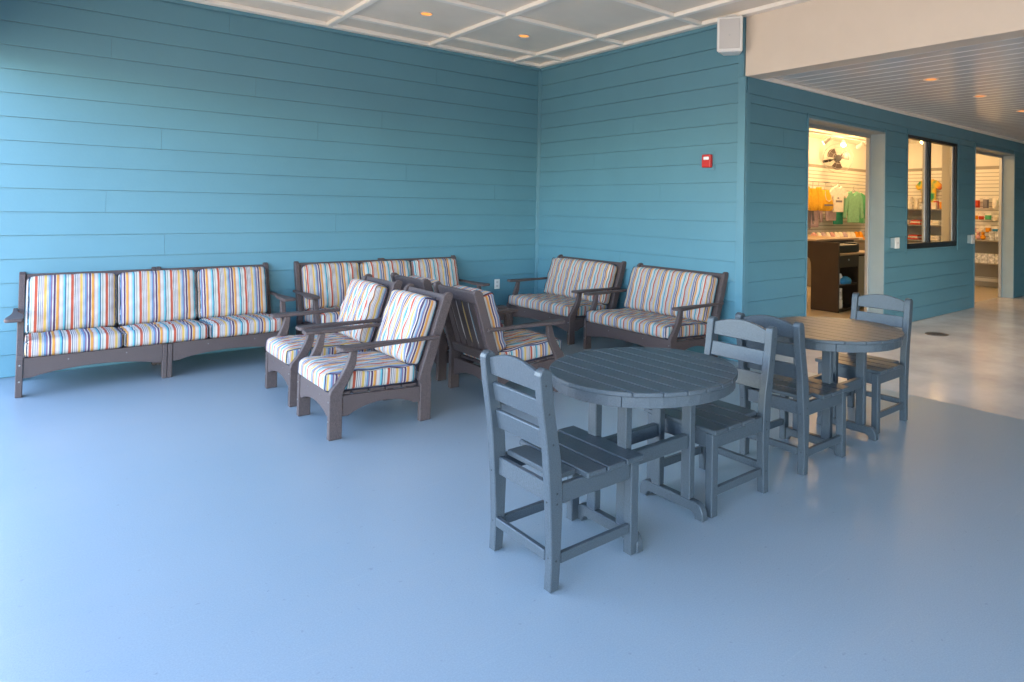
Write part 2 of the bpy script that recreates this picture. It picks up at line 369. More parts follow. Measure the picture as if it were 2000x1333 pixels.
# far ends of the covered place: header and columns on the open side, added wall behind the camera
bx_h = bx('header_beam', -.58, -.38, -5.2, YA-.1, 2.64, ZC+.119, M_BEAM)
tag(bx_h, 'cream header beam along the open side of the lounge', 'beam')
for y in (-4.0, -.4, 3.2):
    c = empty('porch_column', (-.49, y, 0), 0, label='white square porch column under the open side header', cat='column', group='columns along the open side of the lounge')
    bx('shaft', -.08, .08, -.08, .08, .121, 2.51, M_COL, c, .01)
    bx('base', -.10, .10, -.10, .10, .001, .12, M_COL, c, .01)
    bx('capital', -.11, .11, -.11, .11, 2.511, 2.639, M_COL, c, .01)

# ------------------------------------------------------------------ cushions
def cushion(W, D, H, r, puff, seed, seat=True):
    """rounded, slightly crowned box: x 0..W, y 0..D, z 0..H; UV.x = stripe phase"""
    rnd = random.Random(seed); bm = bmesh.new()
    nx, ny, nz = 22, (20 if seat else 6), (6 if seat else 20)
    uvl = bm.loops.layers.uv.new('stripe'); PER = .222; ph = rnd.random()
    fx, fy = rnd.uniform(3, 6), rnd.uniform(3, 6); p1, p2 = rnd.uniform(0, 6), rnd.uniform(0, 6)
    def pos(a, b, c):
        x, y, z = a*W, b*D, c*H
        q = Vector((min(max(x, r), W-r), min(max(y, r), D-r), min(max(z, r), H-r)))
        d = Vector((x, y, z))-q
        if d.length > 1e-9:
            d = d.normalized()*r if max(abs(d.x), abs(d.y), abs(d.z)) > r*.999 or True else d
            m_ = max(abs(x-q.x), abs(y-q.y), abs(z-q.z))/r
            d = d*m_
        p = q+d
        ex = (1-(2*a-1)**4); ey = (1-(2*b-1)**4); ez = (1-(2*c-1)**4)
        if seat:
            p.z += (2*c-1)*puff*ex*ey*(1 if c > .5 else .3)
            p.y -= (1-b)*.012*ex*ez*(1 if b < .5 else 0)
        else:
            p.y += (2*b-1)*puff*ex*ez
            p.z += c*.012*ex*(1 if c > .5 else 0)
        wv = .006*math.sin(fx*a*6+p1+3*c)*math.sin(fy*(b if seat else c)*5+p2)+.003*math.sin(17*a+p2)*math.sin(13*(b if seat else c)+p1)
        if seat: p.z += wv*c
        else: p.y -= wv*(1-b)
        return p
    faces = []
    def grid(fn, n1, n2, side):
        vs = [[bm.verts.new(fn(i/n1, j/n2)) for j in range(n2+1)] for i in range(n1+1)]
        for i in range(n1):
            for j in range(n2):
                f = bm.faces.new([vs[i][j], vs[i+1][j], vs[i+1][j+1], vs[i][j+1]]); f.smooth = True
                prm = [(i/n1, j/n2), ((i+1)/n1, j/n2), ((i+1)/n1, (j+1)/n2), (i/n1, (j+1)/n2)]
                for lp, (s, t) in zip(f.loops, prm):
                    if side: U = (s*D if seat else s*D*1.0)/PER+ph+.31
                    else: U = s*W/PER+ph
                    lp[uvl].uv = (U, t)
    grid(lambda s, t: pos(s, t, 1), nx, ny, False); grid(lambda s, t: pos(s, t, 0), nx, ny, False)
    grid(lambda s, t: pos(s, 0, t), nx, nz, False); grid(lambda s, t: pos(s, 1, t), nx, nz, False)
    grid(lambda s, t: pos(0, s, t), ny, nz, True); grid(lambda s, t: pos(1, s, t), ny, nz, True)
    bmesh.ops.remove_doubles(bm, verts=bm.verts[:], dist=.0004)
    loops = []
    for xx in (0.0, 1.0):
        L = []
        for i in range(ny): L.append(pos(xx, i/ny, 0))
        for i in range(nz): L.append(pos(xx, 1, i/nz))
        for i in range(ny): L.append(pos(xx, 1-i/ny, 1))
        for i in range(nz): L.append(pos(xx, 0, 1-i/nz))
        # the seam lies where the side panel meets the wrap
        sx = .006 if xx == 0 else -.006
        cy, cz = D/2, H/2
        out = []
        for p in L:
            v = Vector((0, p.y-cy, p.z-cz))
            k = 1+(.010/max(.02, v.length))
            out.append(Vector((p.x+sx*.5, cy+v.y*k, cz+v.z*k)))
        loops.append(out)
    return bm, loops
def add_cushion(name, parent, W, D, H, r, puff, seed, seat, loc, rx):
    bm, loops = cushion(W, D, H, r, puff, seed, seat)
    o = obj(name, bm, M_STRIPE, parent, loc=loc, rot=(rx, 0, 0), smooth=True)
    for L in loops:
        b2 = bmesh.new(); tube(b2, L, .0032, True, 5); obj('piping', b2, M_PIPE, o, smooth=True)
    return o

# ------------------------------------------------------------------ brown deep-seating furniture
LEAN = math.atan2(.165, .538)
def arch_board(bm, axis, a0, a1, zt, zb, zm, t0, t1, zt1=None, flat=.04):
    """board spanning a0..a1 with an arched lower edge"""
    zt1 = zt if zt1 is None else zt1
    pts = [(a0, zt), (a0, zb), (a0+flat, zb)]
    N = 12
    for i in range(1, N):
        s = i/N; pts.append((a0+flat+(a1-a0-2*flat)*s, zb+(zm-zb)*math.sin(math.pi*s)**.75))
    pts += [(a1-flat, zb), (a1, zb), (a1, zt1)]
    prism(bm, pts, axis, t0, t1)
def deep_seat(name, W, nsec, ncush, seed, label, cat, group=None):
    root = empty(name, label=label, cat=cat, group=group)
    T = .04
    FL = [(0, 0), (.078, 0), (.078, .255), (.082, .288), (.112, .349), (.138, .400), (.156, .453), (.165, .5475), (.128, .5475), (.110, .484), (.094, .439), (.072, .395), (.042, .345), (.008, .305), (0, .28)]
    PO = [(.584, 0), (.662, 0), (.662, .27), (.656, .315), (.811, .832), (.806, .848), (.790, .857), (.768, .853), (.742, .832), (.572, .285), (.584, .25)]
    for s, x in ((0, 0), (1, W-T)):
        bm = bmesh.new(); prism(bm, FL, 'x', x, x+T); fl = obj('front_leg', bm, M_BROWN, root, .004)
        for z in (.115, .235):
            b2 = bmesh.new(); cyl(b2, (x+T/2, -.001, z), .006, .003, 'y', 12); obj('bolt', b2, M_STEEL, fl)
        bm = bmesh.new(); prism(bm, PO, 'x', x, x+T); obj('back_post', bm, M_BROWN, root, .004)
        o_ = -1 if s == 0 else 1; xo = 0 if s == 0 else W
        plan = [(.036, .030), (.036, -.05), (.050, -.068), (.09, -.072), (.16, -.066), (.26, -.050), (.38, -.036), (.52, -.030), (.705, -.029), (.705, -.0005), (.50, -.0005), (.40, .016), (.30, .034), (.07, .036)]
        bm = bmesh.new(); prism(bm, [(xo-o_*v if True else 0, u) for u, v in [(u, -v if False else v) for u, v in plan]] if False else [(xo+(v if s == 0 else -v), u) for u, v in plan], 'z', .548, .573)
        obj('armrest', bm, M_BROWN, root, .005)
        bm = bmesh.new(); xa = .006 if s == 0 else W-.006-.026
        arch_board(bm, 'x', .0785, .5835, .264, .135, .190, xa, xa+.026, .236); obj('side_apron', bm, M_BROWN, root, .003)
    secs = [(T, W-T)] if nsec == 1 else [(T, W/2-.034), (W/2+.034, W-T)]
    if nsec == 2:
        for x in (W/2-.0335, W/2+.0015):
            bx('middle_leg', x, x+.032, .002, .075, 0, .282, M_BROWN, root, .004)
            bm = bmesh.new(); prism(bm, PO, 'x', x, x+.032); obj('back_post', bm, M_BROWN, root, .004)
    for a, b in secs:
        bm = bmesh.new(); arch_board(bm, 'y', a+.0005, b-.0005, .2845, .135, .182, .008, .036); fa = obj('front_apron', bm, M_BROWN, root, .003)
        for q in (.3, .72):
            b2 = bmesh.new(); cyl(b2, (a+(b-a)*q, .0068, .245), .004, .0025, 'y', 10); obj('screw', b2, M_STEEL, fa)
        bm = bmesh.new(); arch_board(bm, 'y', a+.0005, b-.0005, .245, .115, .165, .612, .638); obj('rear_apron', bm, M_BROWN, root, .003)
        rm = lambda y, z: Matrix.Translation((0, y, z)) @ Matrix.Rotation(-LEAN, 4, 'X')
        bx('top_rail', a+.0005, b-.0005, -.014, .016, -.045, .045, M_BROWN, root, .005, rm(.764, .793))
        bx('lower_rail', a+.0005, b-.0005, -.012, .014, -.035, .035, M_BROWN, root, .004, rm(.634, .342))
        ns = max(3, round((b-a)/.098)); pt = (b-a)/ns
        for k in range(ns):
            bx('back_slat', a+k*pt+.007, a+(k+1)*pt-.007, -.014, .0, -.255, .245, M_BROWN, root, .003, rm(.6845, .571))
        # deck slats under the cushions, falling slightly to the back
        tilt = Matrix.Translation((0, .04, .266)) @ Matrix.Rotation(-R(3.0), 4, 'X')
        for k in range(5):
            bx('seat_slat', a+.0005, b-.0005, .004+k*.108, .100+k*.108, -.002, .016, M_BROWN, root, .002, tilt)
    cw = (W-.086)/ncush
    for k in range(ncush):
        x = .043+k*cw
        add_cushion('seat_cushion', root, cw-.004, .585, .118, .026, .016, seed*31+k, True, (x+.002, -.012, .288), -R(3.0))
        add_cushion('back_cushion', root, cw-.006, .112, .455, .034, .022, seed*57+k, False, (x+.003, .490, .395), -LEAN*1.0)
    return root
def put(o, x, y, deg): o.location = (x, y, 0); o.rotation_euler = (0, 0, R(deg))
G_ARM = 'striped armchairs standing back to back'
sofa1 = deep_seat('sofa', 1.82, 2, 3, 3, 'striped three-seat sofa against the long wall, far from the corner', 'sofa', 'striped three-seat sofas')
put(sofa1, -.037, 6.575, 0)
sofa2 = deep_seat('sofa', 1.80, 2, 3, 4, 'striped three-seat sofa against the long wall, next to the inner corner', 'sofa', 'striped three-seat sofas')
put(sofa2, 2.03, 6.575, 0)
ls1 = deep_seat('loveseat', 1.255, 1, 1, 5, 'striped loveseat beside the inner corner of the teal walls', 'loveseat', 'striped loveseats')
put(ls1, 4.245, 6.83, -90)
ls2 = deep_seat('loveseat', 1.255, 1, 1, 6, 'striped loveseat below the red alarm, next to the outer corner', 'loveseat', 'striped loveseats')
put(ls2, 4.245, 5.335, -90)
ac1 = deep_seat('armchair', .66, 1, 1, 7, 'striped armchair facing the open side, the one farther from the long sofas', 'armchair', G_ARM)
put(ac1, 1.386, 4.885, -90)
ac2 = deep_seat('armchair', .66, 1, 1, 8, 'striped armchair facing the open side, the one closer to the long sofas', 'armchair', G_ARM)
put(ac2, 1.40, 5.765, -90)
ac3 = deep_seat('armchair', .66, 1, 1, 9, 'striped armchair facing the loveseats, beside a round slate table', 'armchair', G_ARM)
put(ac3, 3.165, 4.215, 90)
ac4 = deep_seat('armchair', .66, 1, 1, 10, 'striped armchair facing the loveseats, next to the low side table', 'armchair', G_ARM)
put(ac4, 3.19, 5.10, 90)
# low side table
st = empty('side_table', (3.235, 5.66, 0), 0, label='low dark brown slatted side table between armchair and corner loveseat', cat='table')
for k in range(4): bx('top_slat', -.0+k*.1, .093+k*.1, 0, .44, .395, .42, M_BROWN, st, .003)
for x in (.02, .333):
    for y in (.02, .38): bx('leg', x, x+.04, y, y+.04, 0, .3945, M_BROWN, st, .003)
for y in (.025, .385): bx('apron', .0605, .3325, y, y+.025, .325, .3944, M_BROWN, st, .003)

# ------------------------------------------------------------------ slate dining sets
def dining_chair():
    root = empty('dining_chair')
    D, W, T = .456, .448, .044
    rear = [(0, 0), (.004, .12), (.002, .195), (-.005, .313), (-.012, .41), (-.02, .51), (-.033, .608), (-.052, .726), (-.064, .828), (-.058, .845), (-.042, .853)]
    frnt = [(.043, 0), (.049, .11), (.051, .18), (.054, .30), (.051, .39), (.041, .51), (.024, .60), (.004, .715), (-.008, .822), (-.014, .842), (-.026, .852)]
    poly = [(D-u, z) for u, z in rear]+[(D-u, z) for u, z in frnt[::-1]]
    for x in (0, W-T):
        bm = bmesh.new(); prism(bm, poly, 'x', x, x+T); p = obj('back_post', bm, M_SLATE, root, .004)
        for u, z in ((-.036, .79), (-.018, .68), (.003, .56), (.026, .37), (.026, .33), (.026, .115)):
            for xs_ in ((x-.0004, x+.0006) if x == 0 else (x+T-.0006, x+T+.0004)),:
                b2 = bmesh.new(); cyl(b2, ((xs_[0]+xs_[1])/2, D-u, z), .0042, .0014, 'x', 10); obj('screw', b2, M_DARK, p)
        for z in (.125, .34, .38):
            u = .004 if z < .2 else -.008
            b2 = bmesh.new(); cyl(b2, (x+T/2, D-u+.0002, z), .0038, .0016, 'y', 10); obj('screw', b2, M_DARK, p)
        bx('front_leg', x, x+.046 if x == 0 else W, 0, .046, 0, .3975, M_SLATE, root, .004)
        xa = .008 if x == 0 else W-.032
        bx('side_apron', xa, xa+.024, .0465, D-.054, .322, .3975, M_SLATE, root, .003)
        bx('side_stretcher', xa, xa+.022, .0465, D-.0545, .092, .133, M_SLATE, root, .003)
    bx('front_apron', .0465, W-.0465, .008, .032, .322, .3975, M_SLATE, root, .003)
    bx('rear_apron', .0445, W-.0445, D-.036, D-.012, .325, .3975, M_SLATE, root, .003)
    bx('rear_stretcher', .0445, W-.0445, D-.024, D-.002, .108, .146, M_SLATE, root, .003)
    for k in range(4):
        a = -.006+k*.1045
        x0, x1 = (-.022, W+.022) if k < 3 else (.046, W-.046)
        bx('seat_slat', x0, x1, a, a+.0965, .398, .4205, M_SLATE, root, .004)
    # back slats follow the lean of the posts
    for z0, z1, u0, u1 in ((.755, .828, -.036, -.046), (.642, .722, -.014, -.030), (.522, .604, .004, -.012)):
        bm = bmesh.new(); N = 10; top = z0 == .755; ang = math.atan2(u0-u1, z1-z0)
        pts = [(T+.0005, 0), (W-T-.0005, 0)]
        h = z1-z0
        if top: pts += [(W-T-.0005-(W-2*T-.001)*i/N, h+.034*math.sin(math.pi*i/N)) for i in range(N+1)]
        else: pts += [(W-T-.0005, h), (T+.0005, h)]
        prism(bm, pts, 'y', -.020, 0)
        bmesh.ops.transform(bm, matrix=Matrix.Translation((0, D-u0-.002, z0)) @ Matrix.Rotation(-ang, 4, 'X'), verts=bm.verts[:])
        obj('back_slat', bm, M_SLATE, root, .004)
    return root
chA = dining_chair()
def setc(c, x, y, deg, label):
    put(c, x, y, deg); tag(c, label, 'chair', 'slate dining chairs at the round tables')
setc(chA, 1.934, 2.03, 90, 'slate dining chair at the table beside the armchairs, facing the walkway')
setc(copy_tree(chA), 2.402, 2.470, -90, 'slate dining chair at the table beside the armchairs, facing the lounge')
setc(copy_tree(chA), 3.625, 2.012, 90, 'slate dining chair at the table by the walkway, facing the beige floor')
setc(copy_tree(chA), 4.130, 2.520, -90, 'slate dining chair at the table by the walkway, facing back to the lounge')

def round_table():
    root = empty('round_table')
    RAD, zt, th = .442, .716, .020
    pit = .0955
    for k in range(-4, 5):
        a, b = k*pit-pit/2+.0022, k*pit+pit/2-.0022
        if k == -4: a = -RAD
        if k == 4: b = RAD
        pts = []
        N = 8
        xs_ = [a+(b-a)*i/N for i in range(N+1)]
        up_ = [(x, math.sqrt(max(0, RAD*RAD-x*x))) for x in xs_]
        lo_ = [(x, -y) for x, y in up_[::-1]]
        pts = [p for i, p in enumerate(up_+lo_) if not (abs(p[1]) < 1e-6 and i in (len(up_), 2*len(up_)-1))]
        bm = bmesh.new(); prism(bm, pts, 'z', zt-th, zt)
        bmesh.ops.remove_doubles(bm, verts=bm.verts[:], dist=1e-5)
        obj('top_slat', bm, M_SLATE, root, .0028)
    for i in range(2):     # curved apron in two halves, as on the real table
        bm = bmesh.new(); N = 24; r1, r0 = .431, .405
        a0 = math.pi*i+.6+.002; a1 = math.pi*(i+1)+.6-.002
        A = [(r1*math.cos(a0+(a1-a0)*k/N), r1*math.sin(a0+(a1-a0)*k/N)) for k in range(N+1)]
        B = [(r0*math.cos(a0+(a1-a0)*k/N), r0*math.sin(a0+(a1-a0)*k/N)) for k in range(N, -1, -1)]
        prism(bm, A+B, 'z', zt-th-.047, zt-th-.0008); obj('apron', bm, M_SLATE, root, .002)
    for y in (-.102, .102):
        bx('cross_rail', -.404, .404, y-.02, y+.02, zt-th-.046, zt-th-.0009, M_SLATE, root)
    for sx in (-1, 1):
        x0, x1 = sorted((sx*.189, sx*.227))
        for y in (-.102, .102):
            bx('leg', x0, x1, y-.030, y+.030, .0805, zt-th-.0465, M_SLATE, root, .004)
        rr = .055; Lh = .216
        pts = [(-Lh, 0)]+[(-Lh+rr-rr*math.cos(t*math.pi/12), .080-rr+rr*math.sin(t*math.pi/12)) for t in range(0, 7)]
        pts += [(Lh-rr+rr*math.sin(t*math.pi/12), .080-rr+rr*math.cos(t*math.pi/12)) for t in range(0, 7)]+[(Lh, 0), (Lh-.05, 0)]
        pts += [(Lh-.05-.030+.030*math.cos(t*math.pi/8), .030*math.sin(t*math.pi/8)) for t in range(1, 5)]
        pts += [(-Lh+.05+.030-.030*math.sin(t*math.pi/8), .030*math.cos(t*math.pi/8)) for t in range(0, 4)]+[(-Lh+.05, 0)]
        bm = bmesh.new(); prism(bm, pts, 'x', x0+.001, x1-.001); obj('base_board', bm, M_SLATE, root, .004)
    for y in (-.102, .102):
        bx('stretcher', -.1885, .1885, y-.018, y+.018, .322, .386, M_SLATE, root, .004)
    return root
tb = round_table(); tb.location = (2.150, 2.240, 0)
tag(tb, 'round slatted slate table beside a striped armchair', 'table', 'round slate tables')
t2 = copy_tree(tb); t2.location = (3.815, 2.235, 0)
tag(t2, 'round slatted slate table next to the beige walkway floor', 'table', 'round slate tables')

# ------------------------------------------------------------------ fittings on the walls and ceilings
def downlight(x, y, z, label, group, watt):
    d = empty('downlight', (x, y, z), 0, label=label, cat='light', group=group)
    bm = bmesh.new(); N = 28
    for (ra, za), (rb, zb) in (((.075, -.002), (.070, -.006)), ((.070, -.006), (.056, -.005)), ((.056, -.005), (.050, -.001))):
        A = [bm.verts.new((ra*math.cos(k*2*math.pi/N), ra*math.sin(k*2*math.pi/N), za)) for k in range(N)]
        B = [bm.verts.new((rb*math.cos(k*2*math.pi/N), rb*math.sin(k*2*math.pi/N), zb)) for k in range(N)]
        for k in range(N): bm.faces.new([A[k], A[(k+1) % N], B[(k+1) % N], B[k]])
    obj('trim_ring', bm, M_DRING, d, smooth=True)
    bm = bmesh.new(); cyl(bm, (0, 0, -.0015), .0555, .002); obj('lens', bm, M_DLIGHT, d)
    L = bpy.data.lights.new('downlight_light', 'SPOT'); L.energy = watt; L.color = (1, .76, .52); L.spot_size = R(120); L.spot_blend = .8; L.shadow_soft_size = .05
    o = bpy.data.objects.new('downlight_light', L); COL.objects.link(o); o.location = (x, y, z-.02)
G1 = 'downlights in the coffered ceiling'; G2 = 'downlights in the board ceiling'
downlight(2.885, 6.24, ZC, 'lit orange downlight in the panel farther from the inner corner', G1, .25)
downlight(4.037, 6.24, ZC, 'lit orange downlight in the panel nearest the inner corner', G1, .25)
downlight(6.57, 2.775, 2.804, 'lit amber downlight in the board ceiling nearest the cream beam', G2, 3.8)
downlight(7.86, 2.77, 2.804, 'lit amber downlight in the board ceiling, second from the cream beam', G2, 3.8)
downlight(9.34, 2.78, 2.804, 'lit amber downlight in the board ceiling, third from the cream beam', G2, 3.8)

sp = empty('wall_speaker', (4.955, 4.02, 3.155), R(-58), label='white box loudspeaker mounted under the ceiling where wall and beam meet', cat='speaker')
bm = bmesh.new(); prism(bm, [(-.125, -.10), (.125, -.10), (.085, .08), (-.085, .08)], 'z', -.178, .165)
obj('cabinet', bm, M_WHITE, sp, .012)
bm = bmesh.new(); prism(bm, [(-.150, -.1125), (.150, -.1125), (.150, .135), (-.150, .135)][0:0] or [(-.098, -.148), (.098, -.148), (.098, .138), (-.098, .138)], 'y', -.106, -.0995)
obj('grille', bm, M_GRILLE, sp, .004)
bm = bmesh.new(); cyl(bm, (0, -.107, -.02), .010, .003, 'y', 16); obj('badge', bm, M_ALU, sp)
bm = bmesh.new(); cyl(bm, (0, 0, .180), .06, .028, 'z', 20); obj('bracket', bm, M_WHITE, sp, .004)

al = empty('fire_alarm', (XB-.0205, 4.352, 1.955), R(-90), label='red fire alarm strobe on the short teal wall', cat='alarm')
bx('back_plate', -.078, .078, -.006, 0, -.092, .092, M_TRIM, al, .002)
bx('housing', -.056, .056, -.052, -.0065, -.066, .066, M_RED, al, .008)
bx('strobe', -.02, .048, -.070, -.0525, .010, .042, M_CLEAR, al, .006)
ou = empty('wall_outlet', (4.436, YA-.0205, .462), 0, label='white electrical outlet plate on the teal wall near the inner corner', cat='outlet')
bx('cover_plate', -.038, .038, -.008, 0, -.062, .062, M_WHITE, ou, .003)
for z in (-.024, .024): bx('socket', -.015, .015, -.0095, -.0085, z-.014, z+.014, M_GRILLE, ou, .003)
for x, lb in ((8.137, 'white control box on the siding between first doorway and window'), (10.67, 'white control box on the siding between window and second doorway')):
    c = empty('control_box', (x, YC-.0205, 1.08), 0, label=lb, cat='box', group='control boxes on the shop front')
    bx('back_box', -.055, .055, -.055, 0, -.065, .065, M_JAMB, c, .004)
    bx('cover', -.06, .06, -.068, -.0555, -.07, .07, M_WHITE, c, .004)
    bx('knob', -.016, .016, -.078, -.0685, -.016, .016, M_GRILLE, c, .004)
dr = empty('floor_drain', (8.12, 3.33, -.001), 0, label='round bronze drain cover set in the beige floor', cat='drain')
bm = bmesh.new(); cyl(bm, (0, 0, .003), .13, .005, 'z', 32); obj('cover', bm, M_DRAIN, dr)
for k in range(5):
    bx('slot', -.09+.02*abs(k-2), .09-.02*abs(k-2), -.064+k*.032-.005, -.064+k*.032+.005, .0056, .0068, M_DARK, dr)

# ------------------------------------------------------------------ shop interior
SX0, SX1, SY1, SZ = 5.35, 14.3, 7.45, 3.0
sc_ = empty('shop_ceiling', kind='structure')
for k in range(60):
    a = SX0+k*.15
    if a+.149 > SX1: break
    bx('ceiling_board', a, a+.146, YC+.205, SY1, SZ, SZ+.02, M_SHOPC, sc_, .003)
bx('backing_board', SX0, SX1, YC+.205, SY1, SZ+.021, SZ+.04, M_SHOPC, sc_)
def slatwall(loc, rz, L, label, z0=.11, z1=2.45):
    wl = empty('slatwall', loc, rz, label=label, cat='wall')
    bx('wall_board', 0, L, 0, .12, 0, SZ+.02, M_SHOPW, wl)
    bx('baseboard', 0, L, -.022, -.001, 0, .1, M_GREY, wl)
    bx('groove_board', 0, L, -.006, -.0012, z0-.005, z1, M_GREY, wl)
    n_ = int((z1-z0)/.0762)
    bm = bmesh.new(); prism(bm, [(-.020, 0), (-.020, .064), (-.0065, .064), (-.0065, 0)], 'x', 0, L)
    p = obj('slat', bm, M_SLATW, wl); p.location.z = z0
    for k in range(1, n_):
        o = p.copy(); COL.objects.link(o); o.parent = wl; o.location.z = z0+k*.0762
    return wl
slatwall((SX0, SY1, 0), 0, SX1-SX0, 'cream slatted shop wall hung with shirts and a fan')
slatwall((SX1, SY1-.03, 0), R(-90), SY1-YC-.24, 'cream slatted shop end wall with packaged goods and shelves')
tag(bx('shop_side_wall', SX0-.12, SX0-.001, YC+.205, SY1+.1, 0, SZ+.02, M_SHOPW), 'plain cream shop wall behind the lounge corner', 'wall')
bx('wall_lining', XB+.16, 18, .2015, .206, 2.54, SZ, M_SHOPW, wallC)

def warm(x, y, z, e, r=.12, name='shop_light'):
    L = bpy.data.lights.new(name, 'POINT'); L.energy = e; L.color = (1, .62, .28); L.shadow_soft_size = r
    o = bpy.data.objects.new(name, L); COL.objects.link(o); o.location = (x, y, z); return o
def track(y, x0, x1, heads, label):
    t = empty('light_track', (0, y, 0), 0, label=label, cat='light')
    bx('rail', x0, x1, -.018, .018, 2.90, 2.935, M_WHITE, t)
    for x in (x0+.2, x1-.2): bx('hanger', x-.01, x+.01, -.01, .01, 2.9355, SZ, M_WHITE, t)
    for x, ang in heads:
        hm = Matrix.Translation((x, 0, 2.80)) @ Matrix.Rotation(R(ang), 4, 'Z') @ Matrix.Rotation(R(55), 4, 'X')
        bm = bmesh.new(); cyl(bm, (0, 0, .0), .05, .14, 'z', 18, .035); box(bm, -.008, .008, -.008, .008, .07, .12)
        bmesh.ops.transform(bm, matrix=hm, verts=bm.verts[:]); h = obj('lamp_head', bm, M_WHITE, t)
        bm = bmesh.new(); cyl(bm, (0, 0, -.072), .04, .004, 'z', 18); bmesh.ops.transform(bm, matrix=hm, verts=bm.verts[:]); obj('bulb', bm, M_BULB, h)
        p = hm @ Vector((0, 0, -.2)); warm(p.x, y+p.y, p.z, 1.35, .06, 'track_lamp_light').parent = None
track(6.55, 6.2, 13.9, [(7.6, 0), (9.3, 0), (10.95, 20), (11.55, 120), (12.2, 0), (13.3, 0)], 'white light track with lit spot heads in front of the shirt wall')
track(5.15, 6.2, 13.9, [(7.3, 0), (9.0, 30), (11.86, 120), (13.0, 60)], 'white light track with lit spot heads above the shop counter')

# wall fan
fan = empty('wall_fan', (12.30, SY1-.36, 2.58), R(-50), label='dark bladed wall fan in a wire cage on the shop wall', cat='fan')
bm = bmesh.new()
for r_c, yy in ((.30, -.03), (.22, -.07), (.30, .05), (.12, -.085)):
    tube(bm, [(r_c*math.cos(k*math.pi/16), yy, r_c*math.sin(k*math.pi/16)) for k in range(32)], .0035, True, 4)
for k in range(10):
    a = k*math.pi/5; tube(bm, [(.08*math.cos(a), -.088, .08*math.sin(a)), (.22*math.cos(a), -.07, .22*math.sin(a)), (.30*math.cos(a), -.03, .30*math.sin(a)), (.30*math.cos(a), .05, .30*math.sin(a))], .0018, False, 4)
obj('cage', bm, M_ALU, fan)
for k in range(3):
    a = k*2*math.pi/3+.4; bm = bmesh.new()
    pts = [(.05*math.cos(a-.5), .05*math.sin(a-.5))]+[(.25*math.cos(a+t)*(1-.25*abs(t)), .25*math.sin(a+t)*(1-.25*abs(t))) for t in (-.55, -.35, -.1, .15, .4, .55)]+[(.05*math.cos(a+.5), .05*math.sin(a+.5))]
    prism(bm, pts, 'y', -.012, .0); obj('blade', bm, M_COUNTER, fan)
bm = bmesh.new(); cyl(bm, (0, .06, 0), .07, .16, 'y', 16); obj('motor', bm, M_BLACK, fan)
bm = bmesh.new(); tube(bm, [(0, .13, 0), (-.12, .24, -.03), (-.30, .26, -.06)], .03, False, 8); obj('bracket', bm, M_BLACK, fan)

# shirts and bags on wall rails
TEE = [(-.20, 0), (-.21, .42), (-.32, .36), (-.40, .48), (-.26, .62), (-.10, .68), (-.05, .64), (.05, .64), (.10, .68), (.26, .62), (.40, .48), (.32, .36), (.21, .42), (.20, 0)]
LONG = [(-.21, -.10), (-.22, .40), (-.30, 0), (-.39, .03), (-.33, .52), (-.26, .62), (-.10, .68), (-.03, .57), (.03, .57), (.10, .68), (.26, .62), (.33, .52), (.39, .03), (.30, 0), (.22, .40), (.21, -.10)]
BAG = [(-.18, .0), (-.27, .04), (-.30, .14), (-.27, .28), (-.20, .42), (-.12, .47), (.12, .47), (.20, .42), (.27, .28), (.30, .14), (.27, .04), (.18, 0)]
def garment(name, shape, x, y, z, s, mk, th, label, cat, group, rz=0, sy=1):
    g = empty(name, (x, y, z), rz, label=label, cat=cat, group=group)
    bm = bmesh.new(); prism(bm, [(a*s, b*s*sy) for a, b in shape], 'y', -th, 0)
    m = mk if not isinstance(mk, str) else M_CL[mk]
    obj('body', bm, m, g, .012)
    bm = bmesh.new(); h = max(p[1] for p in shape)*s*sy
    tube(bm, [(-.16*s, -th/2, h-.05), (0, -th/2, h+.03), (.16*s, -th/2, h-.05)], .006, False, 5)
    tube(bm, [(0, -th/2, h+.03), (0, -th/2, h+.085), (.03, -th/2, h+.10)], .005, False, 5)
    obj('hanger', bm, M_ALU, g)
    return g
GS = 'garments hanging on the slatted shop wall'
BAGL = ['yellow drawstring bag nearest the green shirt, at the back of its row', 'yellow drawstring bag second in its row, pressed between its neighbours', 'yellow drawstring bag third in its row, half covered by the printed one', 'yellow drawstring bag with dark print and pale cords, front of its row']
def pleated(bm, w, d, h, lobes):
    prof = [(0, .62), (.03, .80), (.12, .96), (.28, 1.0), (.5, .86), (.75, .62), (.92, .42), (1.0, .40)]
    N = 40; rings = []
    for t, q in prof:
        rings.append([bm.verts.new((w*q*math.cos(a)*(1+.05*math.cos(lobes*a)), -d*(.4+.6*q)*math.sin(a)*(1+.22*math.cos(lobes*a)*min(1, t*3+.2)), t*h)) for a in [2*math.pi*k/N for k in range(N)]])
    for A, B in zip(rings, rings[1:]):
        for k in range(N): bm.faces.new([A[k], A[(k+1) % N], B[(k+1) % N], B[k]])
    bm.faces.new(rings[0][::-1]); bm.faces.new(rings[-1])
